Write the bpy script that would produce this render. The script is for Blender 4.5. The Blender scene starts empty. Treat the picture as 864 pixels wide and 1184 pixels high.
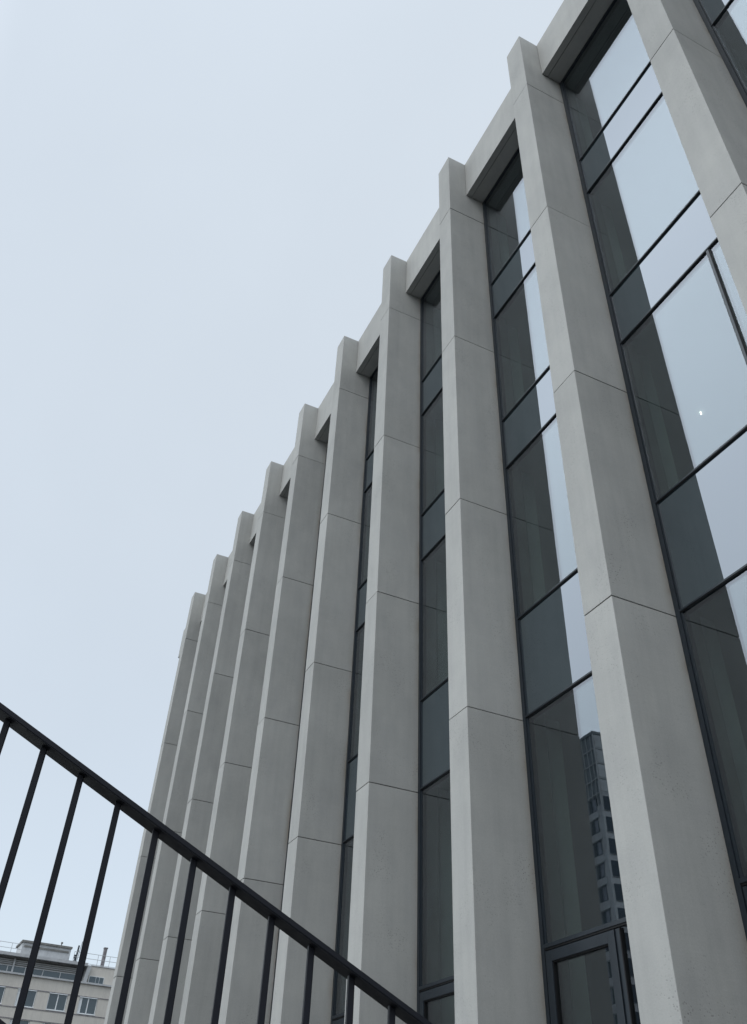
import bpy, bmesh, math, random
from mathutils import Vector, Matrix

random.seed(7)
scene = bpy.context.scene
COL = scene.collection
EYE = 1.6                      # eye height above the pavement
def Z(v): return v + EYE       # heights were measured from the eye

# ------------------------------------------------------------------ helpers
class MB:
    """collects boxes / bars into ONE mesh object"""
    def __init__(self):
        self.bm = bmesh.new()
        self.mi = 0
    def box(self, x0, x1, y0, y1, z0, z1, bevel=0.0, M=None, mi=None):
        vs = [Vector((x, y, z)) for x in (x0, x1) for y in (y0, y1) for z in (z0, z1)]
        if M is not None: vs = [M @ v for v in vs]
        v = [self.bm.verts.new(p) for p in vs]
        fs = []
        for q in ((0,1,3,2),(4,6,7,5),(0,4,5,1),(2,3,7,6),(0,2,6,4),(1,5,7,3)):
            f = self.bm.faces.new([v[k] for k in q]); f.material_index = self.mi if mi is None else mi
            fs.append(f)
        bmesh.ops.recalc_face_normals(self.bm, faces=fs)
        if bevel > 0:
            es = list({e for f in fs for e in f.edges})
            bmesh.ops.bevel(self.bm, geom=es, offset=bevel, segments=2, profile=0.6, affect='EDGES')
        return self
    def prism(self, prof, axis, a0, a1, mi=None):
        """extrude a closed profile along an axis; profile holds the two other coordinates"""
        def P(u, v, a):
            return {'x': (a, u, v), 'y': (u, a, v), 'z': (u, v, a)}[axis]
        A = [self.bm.verts.new(P(u, v, a0)) for u, v in prof]
        B = [self.bm.verts.new(P(u, v, a1)) for u, v in prof]
        fs = [self.bm.faces.new(A), self.bm.faces.new(B)]
        n = len(prof)
        for k in range(n):
            fs.append(self.bm.faces.new((A[k], A[(k+1) % n], B[(k+1) % n], B[k])))
        for f in fs: f.material_index = self.mi if mi is None else mi
        bmesh.ops.recalc_face_normals(self.bm, faces=fs)
        return self
    def bar(self, p, q, r, n=8, mi=None):
        p, q = Vector(p), Vector(q); d = (q - p).normalized()
        a = d.orthogonal().normalized(); b = d.cross(a)
        A = [self.bm.verts.new(p + r*(math.cos(t)*a + math.sin(t)*b)) for t in [2*math.pi*k/n for k in range(n)]]
        B = [self.bm.verts.new(q + r*(math.cos(t)*a + math.sin(t)*b)) for t in [2*math.pi*k/n for k in range(n)]]
        fs = [self.bm.faces.new(A), self.bm.faces.new(B)]
        for k in range(n): fs.append(self.bm.faces.new((A[k], A[(k+1) % n], B[(k+1) % n], B[k])))
        for f in fs: f.material_index = self.mi if mi is None else mi
        bmesh.ops.recalc_face_normals(self.bm, faces=fs)
        return self
    def build(self, name, mats, parent=None):
        me = bpy.data.meshes.new(name); self.bm.to_mesh(me); self.bm.free()
        for m in (mats if isinstance(mats, (list, tuple)) else [mats]): me.materials.append(m)
        o = bpy.data.objects.new(name, me); COL.objects.link(o)
        if parent is not None: o.parent = parent
        return o

def empty(name, loc=(0,0,0), rz=0.0):
    o = bpy.data.objects.new(name, None); COL.objects.link(o)
    o.location = loc; o.rotation_euler = (0, 0, rz); o.empty_display_size = 0.5
    return o
def tag(o, label, cat, group=None):
    o['label'] = label; o['category'] = cat
    if group: o['group'] = group
    return o
def structure(o): o['kind'] = 'structure'; return o
def copy_part(o, parent, dx):
    c = o.copy(); COL.objects.link(c); c.parent = parent
    c.location = (o.location.x + dx, o.location.y, o.location.z)
    return c

# ------------------------------------------------------------------ materials
def new_mat(name):
    m = bpy.data.materials.new(name); m.use_nodes = True
    nt = m.node_tree; nt.nodes.clear()
    out = nt.nodes.new('ShaderNodeOutputMaterial')
    return m, nt, out
def N(nt, t, **kw):
    n = nt.nodes.new(t)
    for k, v in kw.items():
        if k in n.inputs: n.inputs[k].default_value = v
        else: setattr(n, k, v)
    return n
def mathn(nt, op, a, b=None, clamp=False):
    n = nt.nodes.new('ShaderNodeMath'); n.operation = op; n.use_clamp = clamp
    for k, v in enumerate((a, b)):
        if v is None: continue
        if hasattr(v, 'links'): nt.links.new(v, n.inputs[k])
        else: n.inputs[k].default_value = v
    return n.outputs[0]
def noise(nt, vec, scale, detail=4, rough=0.55):
    n = N(nt, 'ShaderNodeTexNoise'); n.inputs['Scale'].default_value = scale
    n.inputs['Detail'].default_value = detail; n.inputs['Roughness'].default_value = rough
    nt.links.new(vec, n.inputs['Vector']); return n.outputs['Fac']
def mapped(nt, vec, s):
    m = N(nt, 'ShaderNodeMapping'); m.inputs['Scale'].default_value = s
    nt.links.new(vec, m.inputs['Vector']); return m.outputs[0]
def rng(nt, v, a, b, c, d):
    n = N(nt, 'ShaderNodeMapRange'); nt.links.new(v, n.inputs['Value'])
    for k, x in zip(('From Min','From Max','To Min','To Max'), (a,b,c,d)): n.inputs[k].default_value = x
    return n.outputs[0]

def concrete(name, col, amount=1.0, pits=True, streak=1.0, rough=0.85, stain=False):
    m, nt, out = new_mat(name)
    geo = N(nt, 'ShaderNodeNewGeometry'); pos = geo.outputs['Position']
    big = noise(nt, pos, 0.55, 3)
    mid = noise(nt, mapped(nt, pos, (1, 1, 0.55)), 3.2, 6, 0.6)
    fine = noise(nt, pos, 55, 3, 0.7)
    grain = noise(nt, pos, 260, 2, 0.6)
    stk = noise(nt, mapped(nt, pos, (9, 9, 0.28)), 1.0, 5, 0.6)
    rip = noise(nt, mapped(nt, pos, (3, 3, 14)), 1.0, 4, 0.55)
    f = mathn(nt, 'ADD', rng(nt, big, .3, .7, -.075*amount, .075*amount), rng(nt, mid, .3, .7, -.055*amount, .055*amount))
    f = mathn(nt, 'ADD', f, rng(nt, fine, .25, .75, -.05*amount, .05*amount))
    f = mathn(nt, 'ADD', f, rng(nt, grain, .25, .75, -.085*amount, .085*amount))
    f = mathn(nt, 'ADD', f, rng(nt, stk, .4, .75, .02*streak, -.045*streak))
    f = mathn(nt, 'ADD', f, rng(nt, rip, .3, .7, -.012*streak, .012*streak))
    oi = N(nt, 'ShaderNodeObjectInfo')
    isl = mathn(nt, 'FRACT', mathn(nt, 'ADD', mathn(nt, 'MULTIPLY', geo.outputs['Random Per Island'], 7.3), oi.outputs['Random']))
    f = mathn(nt, 'ADD', f, rng(nt, isl, 0, 1, -.045*amount, .045*amount))
    val = mathn(nt, 'ADD', f, 1.0)
    if pits:
        vor = N(nt, 'ShaderNodeTexVoronoi'); vor.inputs['Scale'].default_value = 34
        nt.links.new(pos, vor.inputs['Vector'])
        patch = rng(nt, noise(nt, mapped(nt, pos, (1, 1, .6)), 2.1, 4), .5, .68, 0, 1)
        hole = rng(nt, vor.outputs['Distance'], .12, .30, 1, 0)
        pit = mathn(nt, 'MULTIPLY', hole, patch, True)
        val = mathn(nt, 'MULTIPLY', val, mathn(nt, 'SUBTRACT', 1.0, mathn(nt, 'MULTIPLY', pit, .42)))
    rgb = N(nt, 'ShaderNodeMix', data_type='RGBA', blend_type='MULTIPLY')
    rgb.inputs['Factor'].default_value = 1.0
    rgb.inputs[6].default_value = (*col, 1)
    cmb = N(nt, 'ShaderNodeCombineColor')
    nt.links.new(val, cmb.inputs[0]); nt.links.new(val, cmb.inputs[1])
    nt.links.new(mathn(nt, 'MULTIPLY', val, rng(nt, mid, .3, .7, 1.006, .988)), cmb.inputs[2])
    nt.links.new(cmb.outputs[0], rgb.inputs[7])
    b = N(nt, 'ShaderNodeBsdfPrincipled'); b.inputs['Roughness'].default_value = rough
    b.inputs['Specular IOR Level'].default_value = 0.3
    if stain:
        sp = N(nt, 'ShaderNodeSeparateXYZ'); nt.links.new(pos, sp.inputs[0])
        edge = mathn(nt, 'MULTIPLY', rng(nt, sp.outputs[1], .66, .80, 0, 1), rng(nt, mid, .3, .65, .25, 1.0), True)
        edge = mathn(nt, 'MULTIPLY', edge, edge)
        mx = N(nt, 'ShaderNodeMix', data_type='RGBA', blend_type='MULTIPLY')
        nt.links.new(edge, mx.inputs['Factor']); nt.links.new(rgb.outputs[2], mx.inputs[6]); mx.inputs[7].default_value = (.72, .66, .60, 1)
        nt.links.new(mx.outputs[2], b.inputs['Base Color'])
    else:
        nt.links.new(rgb.outputs[2], b.inputs['Base Color'])
    h = mathn(nt, 'ADD', mathn(nt, 'MULTIPLY', fine, .6), mathn(nt, 'MULTIPLY', rip, .8))
    if pits: h = mathn(nt, 'SUBTRACT', h, mathn(nt, 'MULTIPLY', pit, 1.2))
    bp = N(nt, 'ShaderNodeBump'); bp.inputs['Strength'].default_value = .35; bp.inputs['Distance'].default_value = .004
    nt.links.new(h, bp.inputs['Height']); nt.links.new(bp.outputs[0], b.inputs['Normal'])
    nt.links.new(b.outputs[0], out.inputs[0])
    return m

def painted(name, col, rough=.4, spec=.5, metallic=0.0, var=.12, scale=18):
    m, nt, out = new_mat(name)
    geo = N(nt, 'ShaderNodeNewGeometry'); pos = geo.outputs['Position']
    n1 = noise(nt, pos, scale, 5); n2 = noise(nt, pos, scale*14, 2)
    v = mathn(nt, 'ADD', rng(nt, n1, .3, .7, 1-var, 1+var), rng(nt, n2, .3, .7, -var*.5, var*.5))
    rgb = N(nt, 'ShaderNodeMix', data_type='RGBA', blend_type='MULTIPLY'); rgb.inputs['Factor'].default_value = 1
    rgb.inputs[6].default_value = (*col, 1)
    c = N(nt, 'ShaderNodeCombineColor')
    for k in range(3): nt.links.new(v, c.inputs[k])
    nt.links.new(c.outputs[0], rgb.inputs[7])
    b = N(nt, 'ShaderNodeBsdfPrincipled')
    b.inputs['Specular IOR Level'].default_value = spec; b.inputs['Metallic'].default_value = metallic
    nt.links.new(rgb.outputs[2], b.inputs['Base Color'])
    nt.links.new(rng(nt, n1, .3, .7, rough-.06, rough+.08), b.inputs['Roughness'])
    nt.links.new(b.outputs[0], out.inputs[0])
    return m

def glassy(name, f0, tint, refl=(.885,.925,1.0), body=None, wav=0.0):
    """coated facade glass: mirror share rises towards grazing; the rest is let through (or meets a dark body)"""
    m, nt, out = new_mat(name)
    geo = N(nt, 'ShaderNodeNewGeometry')
    dot = N(nt, 'ShaderNodeVectorMath', operation='DOT_PRODUCT')
    nt.links.new(geo.outputs['Incoming'], dot.inputs[0]); nt.links.new(geo.outputs['Normal'], dot.inputs[1])
    c = mathn(nt, 'ABSOLUTE', dot.outputs['Value'])
    p5 = mathn(nt, 'POWER', mathn(nt, 'SUBTRACT', 1.0, c, True), 5.0)
    fac = mathn(nt, 'ADD', mathn(nt, 'MULTIPLY', p5, 1-f0), f0, True)
    gl = N(nt, 'ShaderNodeBsdfGlossy'); gl.inputs['Color'].default_value = (*refl, 1); gl.inputs['Roughness'].default_value = 0.0
    if wav > 0:
        n = noise(nt, geo.outputs['Position'], 1.3, 2)
        bp = N(nt, 'ShaderNodeBump'); bp.inputs['Strength'].default_value = 1; bp.inputs['Distance'].default_value = wav
        nt.links.new(n, bp.inputs['Height']); nt.links.new(bp.outputs[0], gl.inputs['Normal'])
    if body is None:
        t = N(nt, 'ShaderNodeBsdfTransparent'); t.inputs['Color'].default_value = (*tint, 1)
    else:
        t = N(nt, 'ShaderNodeBsdfDiffuse'); t.inputs['Color'].default_value = (*body, 1)
    mx = N(nt, 'ShaderNodeMixShader'); nt.links.new(fac, mx.inputs[0])
    nt.links.new(t.outputs[0], mx.inputs[1]); nt.links.new(gl.outputs[0], mx.inputs[2])
    nt.links.new(mx.outputs[0], out.inputs[0])
    return m

def emitter(name, col, s):
    m, nt, out = new_mat(name)
    e = N(nt, 'ShaderNodeEmission'); e.inputs['Color'].default_value = (*col, 1); e.inputs['Strength'].default_value = s
    nt.links.new(e.outputs[0], out.inputs[0]); return m

def paving(name, col, sx, sy, gap=.02):
    m, nt, out = new_mat(name)
    geo = N(nt, 'ShaderNodeNewGeometry'); pos = geo.outputs['Position']
    br = N(nt, 'ShaderNodeTexBrick'); br.inputs['Scale'].default_value = 1
    br.inputs['Brick Width'].default_value = sx; br.inputs['Row Height'].default_value = sy
    br.inputs['Mortar Size'].default_value = gap*.3; br.offset = .5
    br.inputs['Color1'].default_value = (*[c*.92 for c in col], 1); br.inputs['Color2'].default_value = (*[c*1.08 for c in col], 1)
    br.inputs['Mortar'].default_value = (*[c*.4 for c in col], 1)
    nt.links.new(pos, br.inputs['Vector'])
    n1 = noise(nt, pos, 1.1, 6); n2 = noise(nt, pos, 70, 3)
    v = mathn(nt, 'ADD', rng(nt, n1, .3, .7, .86, 1.1), rng(nt, n2, .3, .7, -.08, .08))
    rgb = N(nt, 'ShaderNodeMix', data_type='RGBA', blend_type='MULTIPLY'); rgb.inputs['Factor'].default_value = 1
    nt.links.new(br.outputs['Color'], rgb.inputs[6])
    c = N(nt, 'ShaderNodeCombineColor')
    for k in range(3): nt.links.new(v, c.inputs[k])
    nt.links.new(c.outputs[0], rgb.inputs[7])
    b = N(nt, 'ShaderNodeBsdfPrincipled'); b.inputs['Roughness'].default_value = .9
    nt.links.new(rgb.outputs[2], b.inputs['Base Color']); nt.links.new(b.outputs[0], out.inputs[0])
    return m

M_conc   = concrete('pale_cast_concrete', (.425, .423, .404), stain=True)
M_beam   = concrete('pale_cast_concrete_beam', (.425, .423, .404), pits=False)
M_joint  = painted('joint_filler', (.035, .036, .036), rough=.9, spec=.1)
M_frame  = painted('dark_anodised_metal', (.017, .024, .032), rough=.38, spec=.5)
M_gasket = painted('black_gasket', (.006, .006, .007), rough=.6, spec=.3)
M_glass  = glassy('coated_window_glass', .165, (.60, .665, .65), wav=.00035)
M_span   = glassy('spandrel_glass', .215, (0,0,0), body=(.026, .042, .048), wav=.00035)
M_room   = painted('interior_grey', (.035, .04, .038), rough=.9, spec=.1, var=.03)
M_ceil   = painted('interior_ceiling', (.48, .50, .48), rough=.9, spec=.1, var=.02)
M_inner  = painted('interior_column_paint', (.78, .80, .77), rough=.9, spec=.1, var=.02)
M_lamp   = emitter('ceiling_lamp_light', (1, .93, .8), 9)
M_rail   = painted('black_railing_paint', (.0085, .0095, .0145), rough=.5, spec=.2, var=.2, scale=25)
M_roof   = concrete('roofing', (.18, .18, .18), pits=False)
M_ground = painted('asphalt', (.052, .052, .054), rough=.92, spec=.2, var=.25, scale=2)
M_pave   = paving('pavement_slabs', (.052, .051, .05), .8, .4)
M_stair  = concrete('stair_concrete', (.30, .295, .28))
M_bwall  = concrete('beige_render', (.54, .512, .468), amount=.7, pits=False, streak=1.4)
M_bglass = glassy('apartment_glass', .07, (0,0,0), refl=(.8,.88,.95), body=(.035, .05, .058))
M_bdark  = painted('dark_attic_cladding', (.17, .168, .16), rough=.7, spec=.2, var=.25, scale=1.2)
M_bmetal = painted('grey_sheet_metal', (.42, .43, .44), rough=.5, spec=.4, var=.15, scale=1.5)
M_white  = painted('white_window_frame', (.70, .72, .73), rough=.5, spec=.4, var=.05)
M_brick  = painted('chimney_grey', (.22, .21, .22), rough=.9, spec=.2, var=.3, scale=3)
M_twall  = concrete('tower_concrete', (.60, .625, .64), amount=.8, pits=False, streak=1.2)
M_tdark  = painted('tower_louvre', (.24, .27, .29), rough=.6, spec=.3, var=.2, scale=1)
M_tglass = glassy('tower_glass', .06, (0,0,0), refl=(.7,.8,.9), body=(.03, .042, .055))
M_tcurt  = painted('pale_curtain', (.34, .37, .42), rough=.9, spec=.1, var=.2, scale=2)

# ------------------------------------------------------------------ setting
def sheet(name, x0, x1, y0, y1, z, mat):
    bm = bmesh.new()
    f = bm.faces.new([bm.verts.new(p) for p in ((x0,y0,z),(x1,y0,z),(x1,y1,z),(x0,y1,z))])
    me = bpy.data.meshes.new(name); bm.to_mesh(me); bm.free(); me.materials.append(mat)
    o = bpy.data.objects.new(name, me); COL.objects.link(o); return structure(o)
sheet('ground', -1500, 1500, -1500, 1500, -.14, M_ground)
pv = MB(); pv.box(-60, 40, -14, 14, -.40, 0.0); structure(pv.build('pavement', M_pave))

# ------------------------------------------------------------------ the office building
BAY, PW, PD = 2.8, .447, .80            # pier spacing, width, depth of the reveal
ZTOP = Z(17.95)
JOINTS = [.3, .62, Z(4.773), Z(8.11), Z(11.834), Z(15.903)]
office = empty('office_building', (0, 0, 0))
tag(office, 'grey concrete office building with a long row of tall vertical fins and dark glass strips', 'building')

def pier_mesh():
    m = MB()
    zs = [0.0] + JOINTS[1:] + [ZTOP]
    for a, b in zip(zs[:-1], zs[1:]):
        jx, jy = random.uniform(-.003, .003), random.uniform(-.003, .003)
        m.box(-PW+jx, jx, jy, 1.15, a + (.006 if a > 0 else 0), b - (.006 if b < ZTOP else 0), bevel=.005)
    m.box(-PW+.02, -.02, .02, 1.10, .02, ZTOP-.02, mi=1)      # dark core seen in the open joints
    return m
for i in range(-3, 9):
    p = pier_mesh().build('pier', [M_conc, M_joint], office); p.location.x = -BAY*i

# parapet beams between the piers, set back behind their faces, with a drip groove in the soffit
ZB = Z(16.69)
def beam(x0, x1):
    m = MB()
    j = random.uniform(-.004, .004)
    m.box(x0, x1, .415+j, .535, ZB, ZTOP-.004, bevel=.004)
    m.box(x0, x1, .545, 1.15, ZB+.003, ZTOP-.03, bevel=.004)
    m.box(x0+.02, x1-.02, .50, .60, ZB+.02, ZTOP-.05, mi=1)
    return m
for i in range(-2, 9):
    b = beam(.008, BAY-PW-.008).build('parapet_beam', [M_beam, M_joint], office); b.location.x = -BAY*i
beam(-8*BAY-PW-2.60, -8*BAY-PW-.008).build('parapet_beam', [M_beam, M_joint], office)   # last bay runs past the last pier to the corner
cp = MB(); cp.box(-25.60, -25.17, .62, 1.6, 0, ZB-.01, bevel=.005); cp.build('corner_pier', M_conc, office)

# window strips: one frame per bay with its glass
LV = [2.17, 4.80, 6.24, 9.0, 10.04, 12.72, 13.74]             # transom heights above the eye
def strip_frame(w):
    m = MB()
    zt = ZB + .03
    # perimeter frame with an inner step
    m.box(.002, .062, .790, .90, .05, zt); m.box(w-.062, w-.002, .790, .90, .05, zt)
    m.box(.066, .086, .803, .89, .05, zt); m.box(w-.086, w-.066, .803, .89, .05, zt)
    m.box(.0625, w-.0625, .792, .90, zt-.07, zt); m.box(.0625, w-.0625, .792, .90, .05, .16)
    for k, lv in enumerate(LV):
        z = Z(lv); h = .0175 if k else .034
        m.box(.0625, w-.0625, .804, .90, z-h, z+h)                       # transom
        m.box(.0625, w-.0625, .789, .8035, z-h*.30, z+h*.85)              # projecting cover strip
        m.box(.0625, w-.0625, .796, .8035, z-h*.95, z-h*.35, mi=1)        # shadow gap below it
    # vertical mullion in the tall pane at mid height and beside the lowest opening light
    z0, z1 = Z(LV[2])+.031, Z(LV[3])-.031
    m.box(1.664, 1.718, .804, .90, z0, z1); m.box(1.668, 1.704, .786, .8035, z0, z1); m.box(1.7045, 1.717, .796, .8035, z0, z1, mi=1)
    m.box(1.225, 1.285, .797, .90, .161, Z(LV[0])-.043); m.box(1.29, 1.305, .790, .89, .161, Z(LV[0])-.043, mi=1)
    return m
def pane(x0, x1, z0, z1):
    m = MB(); m.box(x0, x1, .815, .839, z0, z1); return m
def window_strip(x, w, sub=True):
    f = strip_frame(w).build('window_strip', [M_frame, M_gasket], office)
    f.location = (x, .018, 0)
    zs = [.10] + [Z(v) for v in LV] + [ZB - .02]
    for k in range(len(zs)-1):
        a, b = zs[k] + .015, zs[k+1] - .015
        if k == 0:
            c = MB()                                            # opening light with its own deep frame
            X0, X1, ZA, ZC = .090, 1.222, .19, Z(LV[0]) - .046
            c.box(X0, X0+.105, .780, .86, ZA, ZC, bevel=.004); c.box(X1-.105, X1, .780, .86, ZA, ZC, bevel=.004)
            c.box(X0+.106, X1-.106, .780, .86, ZC-.105, ZC, bevel=.004); c.box(X0+.106, X1-.106, .780, .86, ZA, ZA+.105, bevel=.004)
            c.box(X0+.1055, X0+.118, .792, .86, ZA+.106, ZC-.106, mi=1); c.box(X0+.119, X1-.106, .792, .86, ZC-.118, ZC-.1055, mi=1)
            cf = c.build('casement', [M_frame, M_gasket, M_glass], f)
            g = MB(); g.box(X0+.10, X1-.10, .815, .839, ZA+.10, ZC-.10)
            for ff in g.bm.faces: ff.material_index = 0
            g.build('casement_glass', M_glass, f)
            pane(1.290, w-.07, a, b).build('glass_pane', M_glass, f)
        elif k in (2, 4, 6):
            pane(.07, w-.07, a, b).build('spandrel_panel', M_span, f)
        elif k == 3:
            pane(.07, 1.66, a, b).build('glass_pane', M_glass, f); pane(1.722, w-.07, a, b).build('glass_pane', M_glass, f)
        else:
            pane(.07, w-.07, a, b).build('glass_pane', M_glass, f)
    return f
s0 = window_strip(0, BAY-PW)
for i in range(-2, 9):
    if i == 0: continue
    c = s0.copy(); COL.objects.link(c); c.parent = office; c.location.x = -BAY*i
    for ch in list(s0.children):
        d = ch.copy(); COL.objects.link(d); d.parent = c
window_strip(-25.17, 25.17-22.4-PW)

# inside: floors with pale ceilings, a back wall, columns behind the piers
XL, XR = -25.55, 8.6
for za, zb in ((6.15, Z(4.80)+.02), (Z(6.06), Z(4.95)), (Z(9.86), Z(9.22)), (Z(13.55), Z(12.95))):
    lo, hi = min(za, zb), max(za, zb)
    m = MB(); m.box(XL, XR, .93, 9.0, lo, hi)
    m.build('floor_slab', M_ceil, office) if (za, zb) != (6.15, Z(4.80)+.02) else m.bm.free()
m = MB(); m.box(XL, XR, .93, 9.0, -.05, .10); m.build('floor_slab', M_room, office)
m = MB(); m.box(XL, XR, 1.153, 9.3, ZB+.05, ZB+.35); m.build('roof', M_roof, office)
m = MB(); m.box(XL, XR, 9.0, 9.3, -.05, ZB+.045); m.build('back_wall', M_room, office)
for x in (XL, XR):
    m = MB(); m.box(x-.15, x+.15, 1.62, 8.998, -.05, ZB+.045); m.build('end_wall', M_conc, office)
ci = MB()
for a, b in ((.101, Z(4.95)-.002), (Z(6.06)+.002, Z(9.22)-.002), (Z(9.86)+.002, Z(12.95)-.002), (Z(13.55)+.002, ZB+.03)):
    ci.box(-.30, -.08, 1.22, 1.44, a, b)
col0 = ci.build('interior_column', M_inner, office)
for i in range(-2, 9):
    if i: copy_part(col0, office, -BAY*i)
for p in ((-.55, 2.80, Z(9.22)), (-6.58, 1.80, ZB+.05)):
    l = MB(); l.bar((0,0,-.05), (0,0,.0), .008, 16); l = l.build('ceiling_lamp', M_lamp, office); l.location = p

# ------------------------------------------------------------------ stair and its railing
# handrail line in the stair's own frame: +x runs down the stair towards the facade, y = 0 is the side facing the viewer
SL = -.5257
SA = math.radians(82); SO = (3.17, -4.431, 0)
def ZR(t): return 2.270 + SL*t
WID = .078
st = MB()
going = .17/.5257; t0 = 2.57
n = 24
for k in range(n):
    tk = t0 - going*k
    zt = .17*(k+1)
    st.box(tk-going, tk-.0005, -.07, 1.55, -.10 if k < 6 else zt-.50, zt, bevel=0)
st.box(t0-going*n-2.2, t0-going*n-.001, -.07, 1.55, .17*n-.50, .17*n)
st.box(t0-going*n-2.0, t0-going*n-1.6, -.05, 1.53, -.10, .17*n-.501)
so_ = structure(st.build('stairs', M_stair)); so_.location = SO; so_.rotation_euler.z = SA

rail = tag(empty('stair_railing', SO, SA), 'black metal stair railing with square balusters sloping down in front of the concrete fins', 'railing')
def rbuild(mb, name): return mb.build(name, M_rail, rail)
xa, xb = -3.9, 2.3
h = MB()
h.prism([(xa, 0), (xb, 0), (xb, 1), (xa, 1)], 'z', 0, .1)
for v in h.bm.verts:
    t = v.co.x; v.co = Vector((t, v.co.y*WID, ZR(t) - (.0172 if v.co.z < .05 else 0)))
bmesh.ops.bevel(h.bm, geom=list(h.bm.edges), offset=.0025, segments=2, affect='EDGES')
rbuild(h, 'handrail')
lowdrop = .604
h = MB()
h.prism([(xa, .026), (xb, .026), (xb, .054), (xa, .054)], 'z', 0, .1)
for v in h.bm.verts:
    t = v.co.x; v.co.z = ZR(t) - lowdrop - (.028 if v.co.z < .05 else 0)
rbuild(h, 'bottom_rail')
BS, BT = .1109, .0082
for k in range(-30, 26):
    t = -.4979 + BS*k
    if t < xa+.03 or t > xb-.03: continue
    m = MB()
    ex = .93 if k % 10 == 7 else lowdrop + .005
    m.box(t-BT, t+BT, .04-BT, .04+BT, 0, 1)
    for v in m.bm.verts:
        v.co.z = (ZR(v.co.x) - .0174) if v.co.z > .5 else ZR(t) - ex
    bmesh.ops.bevel(m.bm, geom=list(m.bm.edges), offset=.0015, segments=1, affect='EDGES')
    rbuild(m, 'baluster')

# ------------------------------------------------------------------ beige apartment block beyond the far end
K = 1.667
apt = empty('apartment_building', (-114.6, 3.15, 0), math.radians(93))
tag(apt, 'beige apartment block with white framed windows and a flat roofed attic, behind the railing', 'building')
def HZ(z): return EYE + (z - EYE)*K
def U(u): return u*K
# local axes: +x along the facade (to the right in the photo), +y away from the viewer
PITCH, WW = 2.18*K, 1.33*K
def aw(u0, u1, z0, z1, y0=0.0, y1=.4, mat=M_bwall, name='wall', bevel=0.0):
    m = MB(); m.box(u0, u1, y0, y1, z0, z1, bevel=bevel); return m.build(name, mat, apt)
UL, UR = U(-9.5), U(12.5)
win_r = [.70*K + PITCH*j for j in range(-4, 6)]
FH = 1.84*K
heads = [HZ(12.45) - FH*j for j in range(0, 6)]
sillh = 1.08*K
w = MB()
w.box(UL, UR, 0, .35, heads[0]+.004, HZ(13.25))
for j, hd in enumerate(heads):
    lo = hd - sillh
    nxt = heads[j+1] if j+1 < len(heads) else 0
    w.box(UL, UR, 0, .35, nxt+.004 if nxt else 0, lo-.004)
    edges = [UL] + [e for r in win_r for e in (r-WW, r)] + [UR]
    for a, b in zip(edges[0::2], edges[1::2]): w.box(a, b, 0.004, .35, lo, hd)
w.box(UL, UR, 14.6, 15, 0, HZ(13.25)); w.box(UL, UL+.35, .36, 14.59, 0, HZ(13.25)); w.box(UR-.35, UR, .36, 14.59, 0, HZ(13.25))
wall = w.build('wall', M_bwall, apt)
for hd in heads:                                               # thin string courses at heads and sills
    aw(UL, UR, hd-.05, hd+.05, -.05, -.002, M_brick, 'string_course')
    aw(UL, UR, hd-sillh-.18, hd-sillh-.09, -.05, -.002, M_brick, 'string_course')
for j, hd in enumerate(heads[:4]):
    for r in win_r:
        f = MB(); a, b = r-WW, r; lo = hd - sillh
        t = .085
        f.box(a+.02, b-.02, .16, .24, hd-t, hd-.06); f.box(a+.02, b-.02, .16, .24, lo+.02, lo+.02+t)
        f.box(a+.02, a+.02+t, .16, .24, lo+.11, hd-.09); f.box(b-.02-t, b-.02, .16, .24, lo+.11, hd-.09)
        mx = a + (b-a)*.50
        f.box(mx-.06, mx+.06, .14, .24, lo+.11, hd-.09)
        f.box(a+.02, b+.02, -.09, .16, lo-.045, lo+.03)          # metal sill
        fo = f.build('window', M_white, apt)
        g = MB(); g.box(a+.05, b-.05, .19, .22, lo+.06, hd-.06); g.build('pane', M_bglass, fo)
        if (j*7 + int(r*3)) % 3 != 1:
            s = MB(); s.box(a+.11, a+.11+.26, .150, .185, lo+.12, hd-.10); s.build('blind', M_white, fo)
# ledge, attic glazing and overhanging roof
aw(UL, UR, HZ(13.25), HZ(13.36), -.28, 1.2, M_bmetal, 'ledge')
aw(UL, U(5.75), HZ(13.36)+.005, HZ(14.40), 1.1, 9.0, M_bdark, 'attic_wall')
g = MB(); g.box(UL, U(5.7), 1.02, 1.06, HZ(13.38), HZ(13.84)); g.build('attic_glazing', M_bglass, apt)
gm = MB()
gm.box(UL, U(5.72), .94, 1.01, HZ(13.84)+.003, HZ(13.90))
u = UL
while u < U(5.7):
    gm.box(u-.05, u+.05, .95, 1.012, HZ(13.37), HZ(13.84)); u += 1.25*K
gm.box(U(.80), U(.92), .80, .935, HZ(13.37), HZ(14.38)); gm.box(U(-4.2), U(-4.08), .80, .935, HZ(13.37), HZ(14.38))
gm.build('attic_mullion', M_bmetal, apt)
aw(UL, U(5.95), HZ(14.40), HZ(14.60), -.10, 9.4, M_bmetal, 'attic_roof')
aw(UL, U(5.9), HZ(14.33), HZ(14.395), .45, 1.09, M_bdark, 'eaves')
for zz_ in (13.99, 14.10, 14.21):
    aw(UL, U(5.72), HZ(zz_), HZ(zz_+.05), 1.03, 1.095, M_bmetal, 'louvre_band')
f = MB()                                                        # raked end wall of the attic
f.prism([(U(5.86), HZ(13.365)), (U(6.12), HZ(13.365)), (U(6.24), HZ(14.47)), (U(5.98), HZ(14.47))], 'y', -.05, 9.2)
f.build('attic_fin', M_bmetal, apt)
aw(U(6.26), UR, HZ(13.365), HZ(14.50), .55, 9.0, M_bwall, 'attic_block')
aw(U(6.26), UR, HZ(14.505), HZ(14.56), .45, 9.1, M_bmetal, 'coping')
fo = aw(U(6.3), U(7.42), HZ(13.40), HZ(13.86), .49, .545, M_white, 'attic_window')
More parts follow.
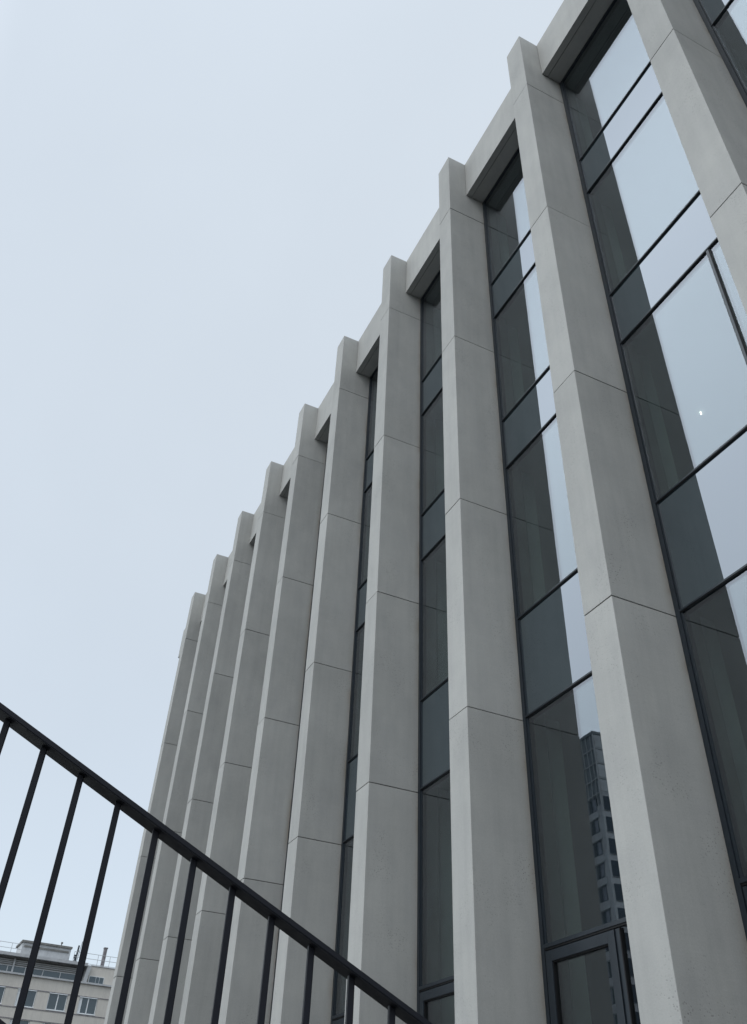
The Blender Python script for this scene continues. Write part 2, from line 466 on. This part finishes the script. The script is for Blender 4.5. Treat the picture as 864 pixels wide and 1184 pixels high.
for a, b in ((6.34, 6.80), (6.83, 7.06), (7.09, 7.38)):
    g = MB(); g.box(U(a), U(b), .465, .488, HZ(13.43), HZ(13.83)); g.build('pane', M_bglass, fo)
# rooftop
pt = MB(); pt.box(U(1.35), U(4.95), 4.0, 8.0, HZ(14.585), HZ(15.80)); pt.build('penthouse', M_bmetal, apt)
pt = MB(); pt.box(U(1.25), U(5.0), 3.8, 8.2, HZ(15.81), HZ(15.95)); pt.build('penthouse_roof', M_bdark, apt)
pt = MB(); pt.box(U(1.5), U(4.8), 3.9, 3.99, HZ(15.50), HZ(15.62)); pt.build('penthouse_band', M_bdark, apt)
rr = MB()
def rline(u0, u1, z0):
    for dz in (0, .22, .44): rr.bar((u0, .9, z0+dz*K*1.55), (u1, .9, z0+dz*K*1.55), .028)
    u = u0
    while u <= u1: rr.bar((u, .9, z0-.25), (u, .9, z0+.44*K*1.55), .03); u += 1.5
rline(UL, U(1.15), HZ(14.62)); rline(U(4.9), UR-.2, HZ(14.62)+.05)
rr.build('roof_railing', M_bmetal, apt)
ch = MB(); ch.box(U(7.10), U(7.32), 1.4, 1.9, HZ(14.57), HZ(15.88)); ch.box(U(7.07), U(7.35), 1.36, 1.94, HZ(15.885), HZ(15.97)); ch.build('chimney', M_brick, apt)
an = MB()
an.bar((U(5.20), 2, HZ(14.6)), (U(5.24), 2, HZ(15.9)), .11); an.bar((U(5.02), 2, HZ(14.6)), (U(5.30), 2, HZ(15.55)), .05)
an.bar((U(5.3), 2, HZ(14.6)), (U(5.42), 2, HZ(16.2)), .03); an.box(U(5.05), U(5.2), 1.9, 2.1, HZ(15.0), HZ(15.25)); an.build('antenna', M_frame, apt)
an = MB(); an.bar((U(4.25), 5, HZ(15.96)), (U(4.25), 5, HZ(16.2)), .07); an.bar((U(4.25), 5, HZ(16.2)), (U(4.27), 5, HZ(16.3)), .13); an.build('roof_vent', M_bdark, apt)

# ------------------------------------------------------------------ tower block across the street (met again in the glass)
GY = .815
tower = empty('tower_block', (-87.14, 2*GY - 72.87, 0), math.radians(-85))
tag(tower, 'tall grey concrete tower block seen mirrored in the lower glass between two fins', 'building')
# local +x runs along one face from the corner, local -y along the other (mirrored sense), corner at the origin
TW, TL, TH = 16.0, 18.0, 56.8
tw = MB()
tw.box(.0, TW, -TL, 0, 0, TH-11.0)
tw.build('wall', M_twall, tower)
tp = MB(); tp.box(.15, TW-.15, -TL+.15, -.15, TH-10.9, TH-.5)
tp.box(0, TW, -TL, 0, TH-.49, TH, bevel=.05)
z = TH - 10.9
tp.build('plant_storey', M_tdark, tower)
tb = MB()
for zz in (TH-2.6, TH-4.8, TH-7.0, TH-9.2, TH-10.9):
    tb.box(.05, TW-.05, -.149, .02, zz-.07, zz+.07); tb.box(.02, .149, -TL, -.16, zz-.07, zz+.07)
tb.box(-.02, .148, -.148, .02, TH-10.9, TH-.5)
uu = .9
while uu < TL:
    tb.box(.03, .148, -uu-.05, -uu+.05, TH-10.8, TH-.5); uu += 1.05
tb.build('louvre_frame', M_twall, tower)
tpan = MB()
uu = .25
while uu < TW - 2:
    for zz in (TH-2.55, TH-4.75, TH-6.95, TH-9.15, TH-10.85):
        tpan.box(uu, uu+1.9, -.10, -.01 + .012, zz+.10, zz+(1.95 if zz < TH-3 else 1.95)); 
    uu += 2.0
tpan.build('cladding_panel', M_twall, tower)
FHT = 2.93
hd = 47.05
r = 0
def twin(face, u, w_, zt, h_):
    m = MB()
    if face == 'R':
        m.box(u, u+w_, -.20, .03, zt-h_, zt); o = m.build('window', M_tglass, tower)
        s = MB(); s.box(u-.06, u+w_+.06, .031, .10, zt-h_-.10, zt-h_); s.box(u+w_*.5-.04, u+w_*.5+.04, .031, .07, zt-h_, zt); s.build('frame', M_tdark, o)
    else:
        m.box(-.03, .20, -u-w_, -u, zt-h_, zt); o = m.build('window', M_tglass, tower)
        s = MB()
        for t in (.0, .33, .66): s.box(-.07, -.031, -u-w_*t-.05, -u-w_*t+.05, zt-h_, zt)
        s.box(-.12, -.031, -u-w_-.1, -u+.1, zt+.02, zt+.14); s.build('frame', M_tdark, o)
        c = MB(); c.box(-.045, -.0305, -u-w_*.30, -u-w_*.05, zt-h_+.1, zt-.05); c.box(-.045, -.0305, -u-w_*.92, -u-w_*.70, zt-h_+.1, zt-.05); c.build('curtain', M_tcurt, o)
for fl in range(14):
    zt = hd - FHT*fl
    if zt < 4: break
    for j in range(3):
        twin('R', .35 + j*3.6, 3.3, zt + .1, 2.0)
        twin('L', 1.15 + j*3.2, 2.75, zt, 1.75)
# pale balcony fronts on the shorter face
for fl in range(14):
    zt = hd - FHT*fl
    if zt < 4: break
    m = MB(); m.box(-.10, -.005, -TL, -.75, zt-FHT+.22, zt-FHT+1.15); m.build('parapet', M_twall, tower)

# ------------------------------------------------------------------ camera
cam_d = bpy.data.cameras.new('camera'); cam = bpy.data.objects.new('camera', cam_d); COL.objects.link(cam)
right = Vector((.434, .900, .038)); up = Vector((.556, -.300, .775)); back = Vector((.709, -.315, -.631))
back.normalize(); right = (right - back*right.dot(back)).normalized(); up = back.cross(right)
Mx = Matrix((( right.x, up.x, back.x, 5.414), (right.y, up.y, back.y, -5.032), (right.z, up.z, back.z, EYE), (0,0,0,1)))
cam.matrix_world = Mx
cam_d.sensor_fit = 'HORIZONTAL'; cam_d.sensor_width = 36.0; cam_d.lens = 36*982.82/864
cam_d.clip_start = .05; cam_d.clip_end = 5000
scene.camera = cam

# ------------------------------------------------------------------ light: overcast sky, soft sun on the street side
SUN = Vector((.34, -.62, .70)).normalized()
elev = math.asin(SUN.z); azim = math.atan2(SUN.x, SUN.y)
world = bpy.data.worlds.new('World'); scene.world = world; world.use_nodes = True
nt = world.node_tree; nt.nodes.clear()
LOBE, SKY, LOBX = 1.95, .85, .29
out = nt.nodes.new('ShaderNodeOutputWorld')
sky = nt.nodes.new('ShaderNodeTexSky'); sky.sky_type = 'NISHITA'; sky.sun_disc = False
sky.sun_elevation = elev; sky.sun_rotation = azim; sky.air_density = 1.0; sky.dust_density = 1.0; sky.ozone_density = 1.0
b1 = nt.nodes.new('ShaderNodeBackground'); b1.inputs['Strength'].default_value = .05
nt.links.new(sky.outputs[0], b1.inputs['Color'])
tc = nt.nodes.new('ShaderNodeTexCoord')
nrm = nt.nodes.new('ShaderNodeVectorMath'); nrm.operation = 'NORMALIZE'; nt.links.new(tc.outputs['Generated'], nrm.inputs[0])
dt = nt.nodes.new('ShaderNodeVectorMath'); dt.operation = 'DOT_PRODUCT'; nt.links.new(nrm.outputs[0], dt.inputs[0]); dt.inputs[1].default_value = SUN
sep = nt.nodes.new('ShaderNodeSeparateXYZ'); nt.links.new(nrm.outputs[0], sep.inputs[0])
lobe = N(nt, 'ShaderNodeMapRange', interpolation_type='SMOOTHSTEP'); nt.links.new(sep.outputs[1], lobe.inputs['Value'])
for k_, v_ in zip(('From Min','From Max','To Min','To Max'), (-.18, -.50, 0, 1)): lobe.inputs[k_].default_value = v_
lobe = mathn(nt, 'MULTIPLY', lobe.outputs[0], mathn(nt, 'MULTIPLY', rng(nt, sep.outputs[2], .10, .72, .35, 1.2), rng(nt, sep.outputs[0], .30, -.12, .15, 1.0)))
lobx = rng(nt, sep.outputs[0], .0, .8, 0.0, 1.0)
vert = rng(nt, sep.outputs[2], 0.0, .95, .86, 1.04)
mott = rng(nt, noise(nt, nrm.outputs[0], 2.2, 4, .5), .3, .7, .97, 1.03)
s = mathn(nt, 'MULTIPLY', mathn(nt, 'MULTIPLY', vert, mott), mathn(nt, 'ADD', mathn(nt, 'ADD', mathn(nt, 'MULTIPLY', lobe, LOBE), mathn(nt, 'MULTIPLY', lobx, LOBX)), 1.0))
s = mathn(nt, 'MULTIPLY', s, SKY)
b2 = nt.nodes.new('ShaderNodeBackground'); b2.inputs['Color'].default_value = (.715, .777, .82, 1)
nt.links.new(s, b2.inputs['Strength'])
ad = nt.nodes.new('ShaderNodeAddShader'); nt.links.new(b1.outputs[0], ad.inputs[0]); nt.links.new(b2.outputs[0], ad.inputs[1])
nt.links.new(ad.outputs[0], out.inputs['Surface'])

sd = bpy.data.lights.new('sun', 'SUN'); sd.energy = .5; sd.angle = math.radians(25); sd.color = (1, .97, .93)
so = bpy.data.objects.new('sun', sd); COL.objects.link(so)
so.rotation_euler = SUN.to_track_quat('Z', 'Y').to_euler(); so.location = (0, -20, 30)

scene.view_settings.view_transform = 'Standard'; scene.view_settings.look = 'None'
scene.view_settings.exposure = 0; scene.view_settings.gamma = 1
scene.view_settings.use_curve_mapping = False
scene.cycles.max_bounces = 8; scene.cycles.transparent_max_bounces = 16
scene.cycles.use_denoising = True
